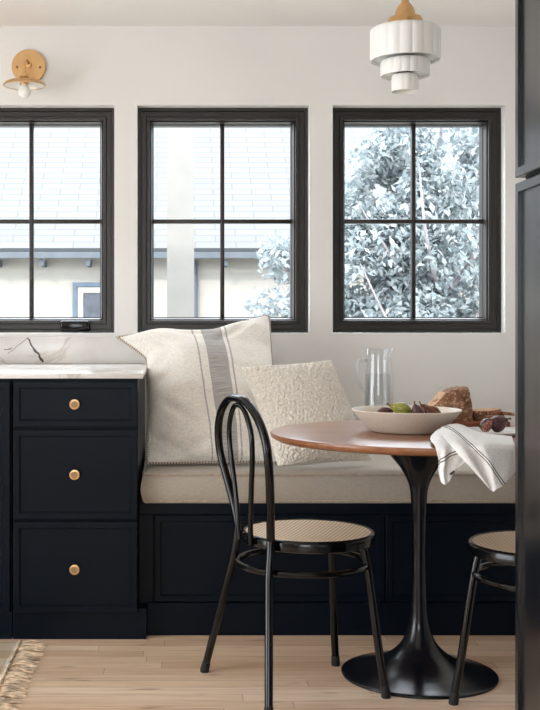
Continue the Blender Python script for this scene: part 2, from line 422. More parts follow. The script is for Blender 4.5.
# ------------------------------------------------------------------ outdoors
def outdoors():
    m_stucco = solid('pale_stucco', (140, 137, 131), 0.9, spec=.1, vary=0.02, nscale=3)
    m = M('pale_grey_shingles', (205, 210, 214), 0.9, spec=.1)
    v = m.coord()
    br = m.n.new('ShaderNodeTexBrick'); m.l.new(m.coord((1, 1, 1)), br.inputs['Vector'])
    br.inputs['Scale'].default_value = 1; br.inputs['Brick Width'].default_value = .42; br.inputs['Row Height'].default_value = .11
    br.inputs['Mortar Size'].default_value = .010; br.inputs['Color1'].default_value = lin((97, 97, 97)); br.inputs['Color2'].default_value = lin((101, 101, 100))
    br.inputs['Mortar'].default_value = lin((86, 88, 90)); br.inputs['Mortar Smooth'].default_value = .6
    m.color(br.outputs['Color']); m_sh = m.m
    m_fascia = solid('grey_blue_fascia', (66, 72, 78), 0.7); m_blue = solid('pale_blue_trim', (62, 78, 92), 0.6)
    m_dim = solid('dim_curtained_pane', (54, 59, 67), 0.3, vary=.2, nscale=12)
    g = fin('ground', bx(-14, 18, 5.0, 26, -.5, -.4), solid('pale_paving', (150, 148, 140), .9), smooth=False); struct(g)
    hs = thing('neighbor_house', 'white stucco house with pale shingled roof outside the windows', 'house', (0, 12, -.4))
    ze = 1.80 + .4
    fin('wall', bx(-7, 9, 0, .25, 0, ze), m_stucco, hs, smooth=False)
    # roof slab, built flat with its courses along x then pitched
    rf = fin('roof', bx(-7.4, 9.4, 0, 6, -.06, 0), m_sh, hs, smooth=False)
    rf.location = (0, -.36, ze + .06); rf.rotation_euler = (R(40), 0, 0)
    fin('fascia', bx(-7.4, 9.4, -.40, -.35, ze - .043, ze + .019), m_fascia, hs, smooth=False)
    for k in range(14):
        x = -1.375 - .475 * 4 + k * .475
        fin('bracket', bx(x - .02, x + .02, -.34, 0, ze - .12, ze - .05), m_fascia, hs, smooth=False)
    bm = bmesh.new(); x0 = (73 - XV) / F * 12
    loops(bm, x0, x0 + .62, 0.75 + .4, 1.52 + .4, [(0, 0), (0, -.04), (.045, -.04), (.045, -.02), (.05, -.02)], cap=False)
    wf = fin('house_window', bm, m_blue, hs, smooth=False)
    bm = bmesh.new(); loops(bm, x0 + .05, x0 + .57, .80 + .4, 1.47 + .4, [(0, -.001), (0, -.025), (.06, -.025), (.06, -.008)], cap=False)
    fin('casement', bm, m_stucco, wf, smooth=False)
    fin('pane', bx(x0 + .11, x0 + .51, -.01, -.002, .86 + .4, 1.41 + .4), m_dim, wf, smooth=False)
    bm = bmesh.new(); tube(bm, [(.21, -.06, 0), (.21, -.06, ze - .05)], .03, 10)
    fin('downspout', bm, m_fascia, hs)
    p = thing('porch_post', 'square white porch post standing outside the middle window', 'post', (at(180.5, 300, 7)[0], 7, -.4))
    m_post = solid('painted_post', (118, 116, 112), .8, spec=.1, vary=.02)
    fin('shaft', bx(-.083, .083, -.083, .083, 0, 3.4), m_post, p, smooth=False)
    fin('base_block', bx(-.11, .11, -.11, .11, 0, .2), m_post, p, smooth=False)
    bm = bmesh.new(); a, b = at(-60, 300, 9), at(150, 68, 9)
    tube(bm, [a + (b - a) * (k / 20) - V(0, 0, .12 * math.sin(math.pi * k / 20)) for k in range(21)], .0035, 6)
    tag(fin('overhead_cable', bm, solid('grey_cable', (110, 118, 126), .7)), 'thin grey cable slanting up outside the leftmost window', 'cable')
    # trees
    def leafmat(name, lo, hi):
        m = M(name, hi, .55)
        gn = m.n.new('ShaderNodeNewGeometry')
        m.color(m.ramp(gn.outputs['Random Per Island'], [(0.0, lo), (1.0, hi), (0.5, tuple((a + b) / 2 for a, b in zip(lo, hi)))]))
        tl = m.n.new('ShaderNodeBsdfTranslucent'); mx = m.n.new('ShaderNodeMixShader'); mx.inputs[0].default_value = .5
        m.l.new(m.b.inputs['Base Color'].links[0].from_socket, tl.inputs[0])
        m.l.new(m.b.outputs[0], mx.inputs[1]); m.l.new(tl.outputs[0], mx.inputs[2])
        m.l.new(mx.outputs[0], m.n['Material Output'].inputs[0])
        return m.m
    m_leaf = leafmat('silvery_leaves', (118, 130, 134), (180, 185, 185)); m_bark = solid('pale_bark', (120, 116, 118), .9, vary=.15)
    def tree(name, label, loc, blobs, n, stems, size, rng):
        t = thing(name, label, 'tree', loc)
        bm = bmesh.new()
        for _ in range(n):
            c, rad = blobs[rng.randrange(len(blobs))]
            d = V(rng.gauss(0, 1), rng.gauss(0, 1), rng.gauss(0, 1)).normalized() * rng.random() ** .45
            p = V(c[0] + d.x * rad[0], c[1] + d.y * rad[1], c[2] + d.z * rad[2])
            if noise.noise(p * 2.6) < -.33: continue
            s = size * rng.uniform(.6, 1.3)
            q = Matrix.Rotation(rng.uniform(0, 6.28), 4, 'Z') @ Matrix.Rotation(rng.uniform(-1.2, 1.2), 4, 'X') @ Matrix.Rotation(rng.uniform(-1.2, 1.2), 4, 'Y')
            vs = [bm.verts.new(p + q @ V(*v)) for v in ((0, -s, 0), (s * .5, -s * .1, s * .12), (0, s, -.1 * s), (-s * .5, -s * .1, s * .12), (0, 0, -.02 * s))]
            for a, b in ((0, 1), (1, 2), (2, 3), (3, 0)): bm.faces.new((vs[a], vs[b], vs[4]))
        fin('foliage', bm, m_leaf, t, smooth=False)
        bm = bmesh.new()
        for st in stems:
            P = spline(st, 14); tube(bm, P, [.045 * (1 - .8 * i / 13) * st_w(st) for i in range(14)], 7)
        fin('trunk', bm, m_bark, t)
    def st_w(st): return 1.0 if st[0][2] < .1 else .45
    rng = random.Random(3)
    tree('leafy_tree', 'big leafy tree filling the view through the right window', (1.9, 8.4, -.4),
         [((0, 0, 1.9), (.9, .5, .75)), ((.3, .1, 2.7), (.8, .5, .7)), ((-.25, .1, 2.4), (.45, .4, .6)), ((.5, .2, 1.3), (.8, .5, .6)), ((-.2, 0, 1.4), (.5, .4, .45)), ((-.45, 0, 1.8), (.4, .3, .6))], 34000,
         [[(.1, .1, 0), (.05, .1, 1.1), (-.05, 0, 1.9), (.1, 0, 3.1)], [(0, .1, 1.4), (-.3, -.2, 1.9), (-.62, -.4, 2.35)], [(.0, .1, 1.5), (.35, -.3, 2.2), (.3, -.45, 2.9)],
          [(-.05, .1, 1.2), (-.35, -.3, 1.45), (-.6, -.45, 1.9)], [(.2, .0, 1.3), (.45, -.4, 1.9), (.7, -.5, 2.3)], [(.05, 0, 1.7), (-.15, -.5, 2.1), (-.2, -.5, 2.6)]], .036, rng)
    tree('garden_shrub', 'loose leafy shrub outside the lower right of the middle window', (.91, 7.3, -.4),
         [((-.2, 0, 1.9), (.2, .15, .17)), ((-.18, 0, 1.55), (.28, .15, .25)), ((.1, 0, 1.2), (.3, .2, .4)), ((.0, 0, 1.9), (.2, .15, .2))], 1500,
         [[(.1, 0, 0), (.08, 0, .8), (0, 0, 1.3), (-.2, 0, 1.85)], [(.05, 0, .9), (-.15, 0, 1.3), (-.28, -.02, 1.6)]], .032, rng)
outdoors()

# ------------------------------------------------------------------ base cabinets
DP = [(0, .022), (0, .002), (.002, 0), (.021, 0), (.0225, .003), (.0245, .003), (.026, .0055)]   # slim framed front
def front(name, parent, x0, x1, z0, z1, y):
    bm = bmesh.new(); loops(bm, x0, x1, z0, z1, DP, cap=True, base=y, back=True)
    return fin(name, bm, m_navy, parent, smooth=False)
def knob(parent, x, z, y):
    bm = bmesh.new(); T = Matrix.Rotation(R(90), 4, 'X')
    lathe(bm, [(0, 0), (.007, 0), (.0065, .012), (.011, .016), (.0172, .018), (.0176, .025), (.0165, .0275), (.0122, .0280), (.0118, .0262), (0, .0262)], 8 * 4, (x, y, z), T)
    k = fin('knob', bm, m_brass, parent)
    bm = bmesh.new(); lathe(bm, [(0, .0268), (.0112, .0268), (.0112, .0255), (0, .0255)], 24, (x, y, z), T)
    fin('knob_inlay', bm, m_brass_dark, k)
YF = 3.835
def cabinet(name, label, x0, x1):
    t = thing(name, label, 'cabinet', (x0, YF, 0)); w_ = x1 - x0
    fin('body', bx(0, w_, .024, YW - .005 - YF, .10, .888, .001), m_navy, t, smooth=False)
    bm = bmesh.new(); e = .028 if x1 > -.2 else 0
    loops(bm, 0, w_ + e, 0, .104, [(0, .80), (0, .0235), (.0, .0230)], cap=True, back=True)
    fin('plinth', bm, m_navy, t, smooth=False)
    return t
cab = cabinet('drawer_cabinet', 'navy three-drawer base cabinet with round brass knobs under the marble', -.552, -.126)
for z0, z1, kz in ((.724, .879, .803), (.412, .716, .566), (.096, .404, .247)):
    d = front('drawer', cab, .003, .424, z0, z1, 0.0)
    knob(d, .214, kz, 0.0)
cab2 = cabinet('door_cabinet', 'navy base cabinet with a plain door, cut by the left edge', -1.16, -.556)
front('door', cab2, .003, .601, .096, .879, 0.0)

ct = thing('countertop', 'white veined marble countertop on the navy base cabinets', 'countertop', (-1.16, 3.818, .8892))
gold = (214, 168, 112)
m_marble = mk_marble('white_marble_slab', [((45 - 175) / F * 4.6 + 1.16, .87, (72 - 175) / F * 4.6 + 1.16, .80, .016, gold, 0, 1),
                                            ((30 - 175) / F * 4 + 1.16, .30, (62 - 175) / F * 4 + 1.16, .42, .003, (190, 160, 130), 0, 1)])
fin('slab', bx(0, 1.052, 0, .907, 0, .0185, .002), m_marble, ct)
bs_l = -1.16
sp = at(27, 338, 4.73); sq = at(43.5, 362, 4.73)
m_splash = mk_marble('marble_upstand', [(sp.x, sp.z, sq.x, sq.z, .0038, (62, 52, 50), 0, 2), (at(27, 338, 4.73).x, sp.z, at(8, 354, 4.73).x, at(8, 354, 4.73).z, .0014, (120, 112, 108), 0, 2),
                                        (at(4, 350, 4.73).x, at(4, 350, 4.73).z, at(12, 348, 4.73).x, at(12, 348, 4.73).z, .0025, (140, 132, 126), 0, 2)])
bs = fin('backsplash', bx(-1.16, -.109, YW - .022, YW - .001, .9082, 1.02, .002), m_splash)
tag(bs, 'low white marble backsplash with a dark diagonal vein below the left window', 'backsplash')

# ------------------------------------------------------------------ banquette
YBN = 3.925
bq = thing('banquette_bench', 'navy built-in window bench with framed panels under the seat cushion', 'bench', (0, YBN, 0))
fin('body', bx(-.124, XR - .004, .004, YW - .006 - YBN, .105, .455), m_navy, bq, smooth=False)
fin('plinth', bx(-.097, XR - .004, -.022, .006, 0, .112, .003), m_navy, bq, smooth=False)
fin('top_rail', bx(-.124, XR - .004, -.020, .004, .4165, .456, .002), m_navy, bq, smooth=False)
fin('stile', bx(-.124, -.075, -.016, .004, .1125, .416, .001), m_navy, bq, smooth=False)
for a, b in ((-.071, .722), (.729, 1.494)):
    bm = bmesh.new(); loops(bm, a, b, .1145, .4145, DP, cap=True, base=-.016, back=True)
    fin('panel', bm, m_navy, bq, smooth=False)

def cushion(name, x0, x1, y0, y1, z0, z1, crown):
    bm = bmesh.new(); nx, ny = 80, 34
    def P(i, j, top):
        u, v = i / nx, j / ny
        x = x0 + (x1 - x0) * u; y = y0 + (y1 - y0) * v
        h = (z1 - z0) / 2; zc = (z0 + z1) / 2
        e = min(1, min(u * (x1 - x0), (1 - u) * (x1 - x0), v * (y1 - y0), (1 - v) * (y1 - y0)) / .05)
        b = math.sqrt(max(0, 1 - (1 - e) ** 2))
        wv = noise.noise(V(x * 3, y * 4, 1)) * .006 * b
        return (x, y, zc + h * .93 + crown * b + wv) if top else (x, y, z0)
    T = [[bm.verts.new(P(i, j, True)) for j in range(ny + 1)] for i in range(nx + 1)]
    for i in range(nx):
        for j in range(ny): bm.faces.new((T[i][j], T[i + 1][j], T[i + 1][j + 1], T[i][j + 1]))
    # boxing, gently bulged
    per = [(i, 0) for i in range(nx)] + [(nx, j) for j in range(ny)] + [(i, ny) for i in range(nx, 0, -1)] + [(0, j) for j in range(ny, 0, -1)]
    prev = [T[i][j] for i, j in per]
    c = V((x0 + x1) / 2, (y0 + y1) / 2, 0)
    for k in range(1, 7):
        cur = []
        for (i, j), tv in zip(per, [T[i][j] for i, j in per]):
            f = k / 6; z = tv.co.z * (1 - f) + z0 * f
            bul = .010 * math.sin(math.pi * f) - (.004 if k == 6 else 0)
            o = V((-1 if i == 0 else (1 if i == nx else 0)), (-1 if j == 0 else (1 if j == ny else 0)), 0)
            cur.append(bm.verts.new(V(tv.co.x, tv.co.y, z) + o * bul))
        for a in range(len(per)):
            b = (a + 1) % len(per); bm.faces.new((prev[a], cur[a], cur[b], prev[b]))
        prev = cur
    bm.faces.new(prev)
    o = fin(name, bm, m_cushion, ang=60)
    def rect(z, off, r):
        bm = bmesh.new(); q = .02; P = []
        xa, xb, ya, yb = x0 - off, x1 + off, y0 - off, y1 + off
        for cx, cy, a0 in ((xb - q, yb - q, 0), (xa + q, yb - q, 90), (xa + q, ya + q, 180), (xb - q, ya + q, 270)):
            for s in range(6):
                a = R(a0 + s * 18); P.append((cx + q * math.cos(a), cy + q * math.sin(a), z))
        R2 = []
        for k in range(len(P)):
            a, b = V(*P[k]), V(*P[(k + 1) % len(P)]); m_ = max(1, int((b - a).length / .05))
            for s in range(m_):
                p = a + (b - a) * s / m_; R2.append((p.x, p.y, p.z + .0025 * noise.noise(V(p.x * 4, p.y * 4, z))))
        tube(bm, R2, r, 8, closed=True); return bm
    return o, rect
cu, rect = cushion('seat_cushion', -.108, XR - .02, 3.892, 4.735, .457, .560, .010)
tag(cu, 'long oatmeal linen seat cushion lying on the navy window bench', 'cushion')
fin('piping', rect(.5555, .001, .0045), m_piping, cu)
fin('piping', rect(.464, .001, .004), m_piping, cu)

# ------------------------------------------------------------------ pillows
def pillow(name, label, corners, T, mat, group=None, n=56, pinch=.05, wr=.006, bumpf=None, folds=(), pw=.55, warp=None, back=1.0, zmin=.572):
    BL, BR, TR, TL = [Vector(c) for c in corners]
    nrm = (BR - BL).cross(TL - BL).normalized()
    if nrm.y > 0: nrm = -nrm
    cen = (BL + BR + TR + TL) / 4
    def base(u, v):
        p = BL * (1 - u) * (1 - v) + BR * u * (1 - v) + TR * u * v + TL * (1 - u) * v
        a, b = 2 * u - 1, 2 * v - 1
        k = pinch * ((1 - a * a) * (b ** 2) ** 1.0 + (1 - b * b) * (a ** 2))
        p = p + (cen - p) * k
        if warp: p = p + warp(u, v)
        p.z = max(p.z, zmin + .006)
        return p
    bm = bmesh.new(); uvl = bm.loops.layers.uv.verify()
    def side(sg):
        G = []
        for i in range(n + 1):
            row = []
            for j in range(n + 1):
                # denser near the seams
                u = .5 - .5 * math.cos(math.pi * i / n); v = .5 - .5 * math.cos(math.pi * j / n)
                a, b = 2 * u - 1, 2 * v - 1
                t = T / 2 * (max(0, (1 - a * a)) * max(0, (1 - b * b))) ** pw
                q = base(u, v); p = q + nrm * t * sg * (1 if sg > 0 else back)
                e = min(1, t / (T * .12))
                p += nrm * sg * e * wr * (noise.noise(q * 7 + V(sg * 3, 0, 0)) + .7 * noise.noise(V(q.x * 5, q.y * 9, q.z * 16)))
                for (fu, fv, fl, fw, fd, fa) in folds:
                    du, dv = u - fu, v - fv; ca, sa = math.cos(fa), math.sin(fa)
                    s_, r_ = du * ca + dv * sa, -du * sa + dv * ca
                    p -= nrm * sg * e * fd * math.exp(-(r_ / fw) ** 2 - (s_ / fl) ** 2)
                if bumpf: p += nrm * sg * e * bumpf(q)
                p.z = max(p.z, zmin + .001); p.y = min(p.y, YW - .008 if p.x > -.10 or p.z > 1.025 else YW - .03)
                if p.z < .916: p.x = max(p.x, -.106)
                row.append((p, (u, v)))
            G.append(row)
        return G
    A = side(1); B = side(-1); VA = [[bm.verts.new(p) for p, _ in r] for r in A]
    VB = [[VA[i][j] if i in (0, n) or j in (0, n) else bm.verts.new(B[i][j][0]) for j in range(n + 1)] for i in range(n + 1)]
    for W, fl in ((VA, 0), (VB, 1)):
        for i in range(n):
            for j in range(n):
                ids = [(i, j), (i + 1, j), (i + 1, j + 1), (i, j + 1)]
                if fl: ids = ids[::-1]
                try: f = bm.faces.new([W[a][b] for a, b in ids])
                except ValueError: continue
                for lp, (a, b) in zip(f.loops, ids): lp[uvl].uv = A[a][b][1]
    o = fin(name, bm, mat, ang=80); tag(o, label, 'pillow', group)
    edge = [base(t / 30, 0) for t in range(30)] + [base(1, t / 30) for t in range(30)] + [base(1 - t / 30, 1) for t in range(30)] + [base(0, 1 - t / 30) for t in range(30)]
    return o, edge
big, edge = pillow('striped_pillow', 'large cream pillow with a grey woven stripe leaning on the bench',
    [at(147, 465, 4.03), at(284, 463, 4.06), at(269, 318, 4.52), at(117, 338, 4.46)], .22, m_pillow, n=90, pinch=.03, wr=.018, pw=.5, back=.6,
    warp=lambda u, v: V(1, 0, 0) * (.090 * max(0, 1 - u / .5) ** 1.5 * (v / .82 if v < .82 else max(0, 1 - ((v - .82) / .18) ** 1.3))) + V(0, 0, -.026) * math.exp(-((u - .62) / .17) ** 2) * v ** 4 + V(0, 0, .010) * math.exp(-((u - .25) / .2) ** 2) * v ** 4 + V(0, 0, .010) * math.exp(-((u - .96) / .08) ** 2) * v ** 6,
    folds=[(.12, .13, .12, .022, .024, -.5), (.28, .06, .18, .02, .018, .12), (.22, .3, .12, .03, .014, -.6), (.10, .68, .12, .03, .014, .2), (.45, .90, .12, .03, .014, -.15), (.14, .55, .10, .025, .008, .35), (.75, .88, .12, .03, .012, .5), (.2, .82, .10, .03, .012, -.8)])
bm = bmesh.new(); E2 = []
for i, p in enumerate(edge):
    q = edge[(i + 1) % len(edge)]
    E2 += [p, (p + q) / 2]
tube(bm, E2, .0055, 8, closed=True, uvlen=True); fin('stitched_edge', bm, m_stitch, big)
def bou(q):
    return .007 * abs(noise.noise(q * 85)) + .003 * noise.noise(q * 150)
sm, e2 = pillow('boucle_pillow', 'small cream nubby boucle pillow leaning on the striped pillow', 
    [at(279, 470, 3.95), at(372, 461, 4.08), at(331, 360, 4.23), at(241, 367, 4.14)], .16, m_boucle, n=190, pinch=.05, wr=.004, bumpf=bou, pw=.5, back=.2)

# ------------------------------------------------------------------ pedestal table
TX, TY = .747, 3.47
tb = thing('pedestal_table', 'round walnut tulip table on a black trumpet pedestal', 'table', (TX, TY, 0))
bm = bmesh.new(); lathe(bm, [(0, .742), (.446, .742), (.4515, .7405), (.4535, .736), (.4515, .727), (.436, .718), (.40, .715), (0, .715)], 128)
fin('tabletop', bm, m_table, tb, ang=50)
prof = [(.0, .0), (.235, 0), (.2355, .005), (.231, .008), (.20, .016), (.16, .028), (.125, .042), (.095, .058), (.072, .076), (.053, .098), (.0395, .125), (.030, .155), (.0245, .20), (.0215, .27), (.0205, .36), (.021, .45), (.0235, .52), (.028, .57), (.038, .60), (.056, .632), (.079, .660), (.101, .685), (.124, .705), (.136, .7148), (0, .7148)]
P = [Vector((r, z, 0)) for r, z in prof[2:-1]]
bm = bmesh.new(); lathe(bm, [(0, 0), (.235, 0)] + [(p.x, p.y) for p in spline(P, 90)] + [(0, .7148)], 96)
fin('pedestal', bm, m_ped, tb, ang=60)

# ------------------------------------------------------------------ chairs
def make_chair():
    t = thing('bentwood_chair', 'x', 'chair')
    bm = bmesh.new(); lathe(bm, [(.165, .430), (.190, .430), (.195, .433), (.1965, .455), (.194, .461), (.190, .4635), (.186, .4635), (.183, .459)], 72)
    fin('seat_frame', bm, m_black, t, ang=50)
    bm = bmesh.new(); lathe(bm, [(0, .4585), (.12, .4595), (.184, .4618), (.184, .450), (0, .450)], 64)
    fin('cane_seat', bm, m_cane, t)
    bm = bmesh.new(); tube(bm, [(-.018 + .192 * math.cos(2 * math.pi * k / 64), .188 * math.sin(2 * math.pi * k / 64), .371) for k in range(64)], .0095, 10, closed=True)
    fin('ring_stretcher', bm, m_black, t)
    def leg(P):
        bm = bmesh.new(); Q = spline(P, 26); tube(bm, Q, [.0126 - .0010 * i / 25 for i in range(26)], 14)
        o = fin('leg', bm, m_black, t)
        a, b = Q[-1], Q[-2]; d = (b - a).normalized()
        bm = bmesh.new(); tube(bm, [V(a.x, a.y, 0), V(a.x, a.y, .004) + d * .001, a + d * .024, a + d * .03], [.0130, .0140, .0128, .0112], 14)
        fin('foot_cap', bm, m_rubber, o)
    for s in (-1, 1):
        leg([(.118, .108 * s, .437), (.128, .116 * s, .40), (.140, .128 * s, .30), (.155, .146 * s, .14), (.170, .163 * s, .006)])
        a = V(-.184, .140 * s, .36); b = V(-.233 - .012 * s, .227 * s, .006)
        leg([(-.172, .125 * s, .468), (-.176, .130 * s, .42), a, a.lerp(b, .33), a.lerp(b, .66), b])
    H = [(-.172, -.125, .46), (-.179, -.140, .52), (-.192, -.168, .60), (-.206, -.192, .68), (-.214, -.186, .755), (-.220, -.142, .812), (-.224, -.068, .851), (-.225, 0, .858)]
    H += [(x, -y, z) for x, y, z in H[-2::-1]]
    bm = bmesh.new(); tube(bm, spline(H, 90), .0122, 14); fin('back_hoop', bm, m_black, t)
    H = [(-.200, -.045, .440), (-.203, -.050, .50), (-.207, -.066, .60), (-.212, -.086, .69), (-.216, -.088, .76), (-.219, -.062, .808), (-.221, -.030, .833), (-.222, 0, .838)]
    H += [(x, -y, z) for x, y, z in H[-2::-1]]
    bm = bmesh.new(); tube(bm, spline(H, 90), .0078, 12); fin('inner_hoop', bm, m_black, t)
    return t
ch = make_chair()
ch.location = (.394, 3.355, 0); ch.rotation_euler = (0, 0, R(18))
tag(ch, 'black hoop-back chair with round cane seat, left of the tulip table', 'chair', 'bentwood chairs at the table')
c2 = copy_tree(ch); c2.location = (1.018, 3.158, 0); c2.rotation_euler = (0, 0, R(127))
tag(c2, 'black cane-seat chair right of the table, half hidden by the tall cabinet', 'chair', 'bentwood chairs at the table')

# ------------------------------------------------------------------ tall pantry
pa = thing('tall_pantry_cabinet', 'tall dark navy pantry cabinet cut by the right edge', 'cabinet', (.78, 2.60, 0))
fin('body', bx(.024, .715, -1.80, -.002, .0, ZC - .002), m_navy, pa, smooth=False)
for (a, b) in ((-.60, -.001), (-1.203, -.604)):
    for (z0, z1) in ((.04, 1.394), (1.407, 2.30)):
        bm = bmesh.new(); loops(bm, a, b, z0, z1, [(0, .0235), (0, .002), (.002, 0), (.021, 0), (.0212, .008)], cap=True, plane='YZ', back=True)
        fin('door', bm, m_pantry, pa, smooth=False)

# ------------------------------------------------------------------ wall sconce
sx, sz = -.612, 2.151
sc = thing('wall_sconce', 'small brass wall sconce with round backplate and saucer shade above the left window', 'lamp', (sx, YW, sz))
T = Matrix.Rotation(R(90), 4, 'X')
bm = bmesh.new(); lathe(bm, [(0, .001), (.069, .001), (.071, .004), (.071, .014), (.069, .0165), (0, .0168)], 64, M4=T); fin('backplate', bm, m_brass, sc)
for s in (-1, 1):
    bm = bmesh.new(); lathe(bm, [(0, .016), (.005, .016), (.005, .021), (.003, .023), (0, .023)], 16, (s * .048, 0, -.004), T); fin('screw', bm, m_brass_dark, sc)
bm = bmesh.new(); tube(bm, spline([(0, -.015, .008), (0, -.06, .014), (0, -.11, .004), (0, -.140, -.022), (0, -.145, -.058)], 20), .0065, 10)
lathe(bm, [(0, .016), (.014, .016), (.012, .026), (0, .028)], 24, (0, 0, .008), T)
fin('arm', bm, m_brass, sc)
bm = bmesh.new(); lathe(bm, [(0, -.056), (.012, -.056), (.018, -.062), (.020, -.074), (.015, -.080), (.022, -.085), (.019, -.104), (0, -.104)], 32, (0, -.145, .0)); fin('socket', bm, m_brass, sc)
bm = bmesh.new(); lathe(bm, [(.018, -.084), (.045, -.0855), (.066, -.090), (.080, -.097), (.086, -.104), (.0865, -.108), (.0845, -.110), (.081, -.1095)], 64, (0, -.145, 0)); sh = fin('shade', bm, m_brass, sc)
bm = bmesh.new(); lathe(bm, [(.012, -.094), (.045, -.0955), (.066, -.100), (.0815, -.108)], 64, (0, -.145, 0)); fin('shade_lining', bm, m_enamel, sh)
mb = M('frosted_bulb', (240, 236, 230), .15)
bm = bmesh.new(); lathe(bm, [(.011, -.100), (.014, -.108)] + [(.0265 * math.cos(R(a)), -.132 + .0265 * math.sin(R(a))) for a in range(55, -90, -10)] + [(0, -.1585)], 32, (0, -.145, 0)); fin('bulb', bm, mb.m, sc)

# ------------------------------------------------------------------ pendant
PX_, PY_ = .711, 3.5
pz = lambda y: HC - (y - YV) / F * PY_
pd = thing('tiered_pendant_light', 'three-tiered white fluted glass pendant with brass fitter hanging over the table', 'lamp', (PX_, PY_, ZC))
Zc = lambda y: pz(y) - ZC
m_milk = solid('milk_glass', (236, 236, 232), .3, vary=.01)
bm = bmesh.new(); lathe(bm, [(0, 0), (.06, 0), (.06, -.012), (.02, -.025), (.0, -.026)], 40); fin('ceiling_canopy', bm, m_brass, pd)
bm = bmesh.new(); lathe(bm, [(0, -.02), (.0055, -.02), (.0055, Zc(2)), (0, Zc(2))], 16); fin('rod', bm, m_brass, pd)
bm = bmesh.new(); lathe(bm, [(0, Zc(-4)), (.009, Zc(-4)), (.012, Zc(2)), (.024, Zc(7)), (.030, Zc(12)), (.032, Zc(17)), (.050, Zc(18)), (.054, Zc(21)), (.054, Zc(27)), (.0, Zc(27))], 40); fin('fitter', bm, m_brass, pd)
for a in range(3):
    an = R(30 + 120 * a); bm = bmesh.new()
    lathe(bm, [(0, .0), (.005, 0), (.005, .014), (0, .014)], 10, (.05 * math.cos(an), .05 * math.sin(an), Zc(23)), Matrix.Rotation(an, 4, 'Z') @ Matrix.Rotation(R(90), 4, 'Y'))
    fin('thumb_screw', bm, m_brass, pd)
def tier(r0, r1, ya, yb):
    bm = bmesh.new()
    lathe(bm, [(r0, Zc(ya) - .004), (r1 * .93, Zc(ya) - .001), (r1 * .985, Zc(ya) - .006), (r1, Zc(ya) - .014), (r1, Zc(yb) + .006), (r1 * .985, Zc(yb) + .001), (r1 * .95, Zc(yb) + .002), (r1 * .94, Zc(yb) + .010), (r1 * .90, Zc(yb) + .011), (r0 * .8, Zc(yb) + .012)], 240, lobes=18 if r1 > .06 else 12, amp=.035)
    return bm
# widths taken at the lobes' crests
bm = tier(.05, .1085, 28, 61); fin('glass_tier', bm, m_milk, pd, ang=60)
bm = tier(.03, .0760, 60, 76.5); fin('glass_tier', bm, m_milk, pd, ang=60)
bm = tier(.01, .0420, 75, 92); fin('glass_tier', bm, m_milk, pd, ang=60)

# ------------------------------------------------------------------ things on the table
ZT = .742
bw = thing('serving_bowl', 'wide speckled cream bowl holding figs on the table', 'bowl', (.713, 3.49, ZT))
def mk_stone():
    m = M('speckled_stoneware', (222, 209, 192), .4); v = m.coord()
    m.color(m.mix(m.ramp(m.noise(v, 220, 3), [(.55, (0, 0, 0)), (.75, (200, 200, 200))]), (224, 212, 196), (170, 150, 128))); return m.m
m_stone = mk_stone()
bm = bmesh.new(); lathe(bm, [(0, .001), (.104, .001), (.110, .005), (.125, .020), (.146, .042), (.165, .064), (.167, .067), (.1655, .069), (.161, .067), (.140, .045), (.118, .022), (.104, .012), (0, .011)], 96)
fin('vessel', bm, m_stone, bw, ang=50)

def mk_fig(name, a, b):
    m = M(name, a, .38); v = m.coord(kind='Object')
    st = m.noise(m.coord((30, 30, 6)), 4, 3); z = m.sep(v)[2]
    c = m.ramp(st, [(.35, a), (.7, b)]); m.color(c); m.bump(st, .2, .001); return m.m
m_fig = mk_fig('purple_fig_skin', (58, 28, 34), (98, 62, 66)); m_figg = mk_fig('green_fig_skin', (116, 118, 40), (178, 172, 84)); m_date = mk_fig('brown_fruit_skin', (84, 44, 28), (140, 88, 58))
m_stem = solid('fruit_stem', (110, 84, 44), .7)
m_flesh = M('fig_flesh', (190, 110, 100), .3); _v = m_flesh.coord(); m_flesh.color(m_flesh.ramp(m_flesh.voro(_v, 160), [(.1, (236, 208, 178)), (.6, (150, 52, 48))])); m_flesh = m_flesh.m
def fig(label, loc, rot, mat, s=1.0, long=1.0, group='figs in the bowl', half=False, name='fig'):
    t = thing(name, label, 'fruit', loc, group=group); t.rotation_euler = rot
    bm = bmesh.new()
    pr = [(0, -.024 * long), (.012, -.0225 * long), (.020, -.014), (.0235, -.002), (.021, .010), (.014, .022 * long), (.007, .030 * long), (.0045, .034 * long), (0, .035 * long)]
    pr = [(p.x, p.y) for p in spline([V(r, z, 0) for r, z in pr], 26)]
    pr = [(max(r, 0) * s, z * s) for r, z in pr]; pr[0] = (0, pr[0][1]); pr[-1] = (0, pr[-1][1])
    lathe(bm, pr, 32)
    if half:
        bmesh.ops.bisect_plane(bm, geom=bm.verts[:] + bm.edges[:] + bm.faces[:], plane_co=(0, 0, 0), plane_no=(1, 0, 0), clear_outer=True)
    fin('skin', bm, mat, t)
    if half:
        bm = bmesh.new(); out = [(r * .93, z * .95) for r, z in pr]
        vs = [bm.verts.new((.0004, r, z)) for r, z in out] + [bm.verts.new((.0004, -r, z)) for r, z in out[-2:0:-1]]
        f = bm.faces.new(vs); r_ = bmesh.ops.extrude_face_region(bm, geom=[f]); bmesh.ops.translate(bm, vec=(-.003, 0, 0), verts=[g for g in r_['geom'] if isinstance(g, bmesh.types.BMVert)])
        fin('flesh', bm, m_flesh, t, smooth=False)
    bm = bmesh.new(); tube(bm, spline([(0, 0, .032 * long * s), (.001, 0, .038 * long * s), (.004, .001, .045 * long * s)], 8), [.0035 * s, .003 * s, .0028 * s, .0026 * s, .0026 * s, .0027 * s, .003 * s, .0034 * s], 8)
    fin('stem', bm, m_stem, t); return t
def fp(px, py, Y): return at(px, py, Y)
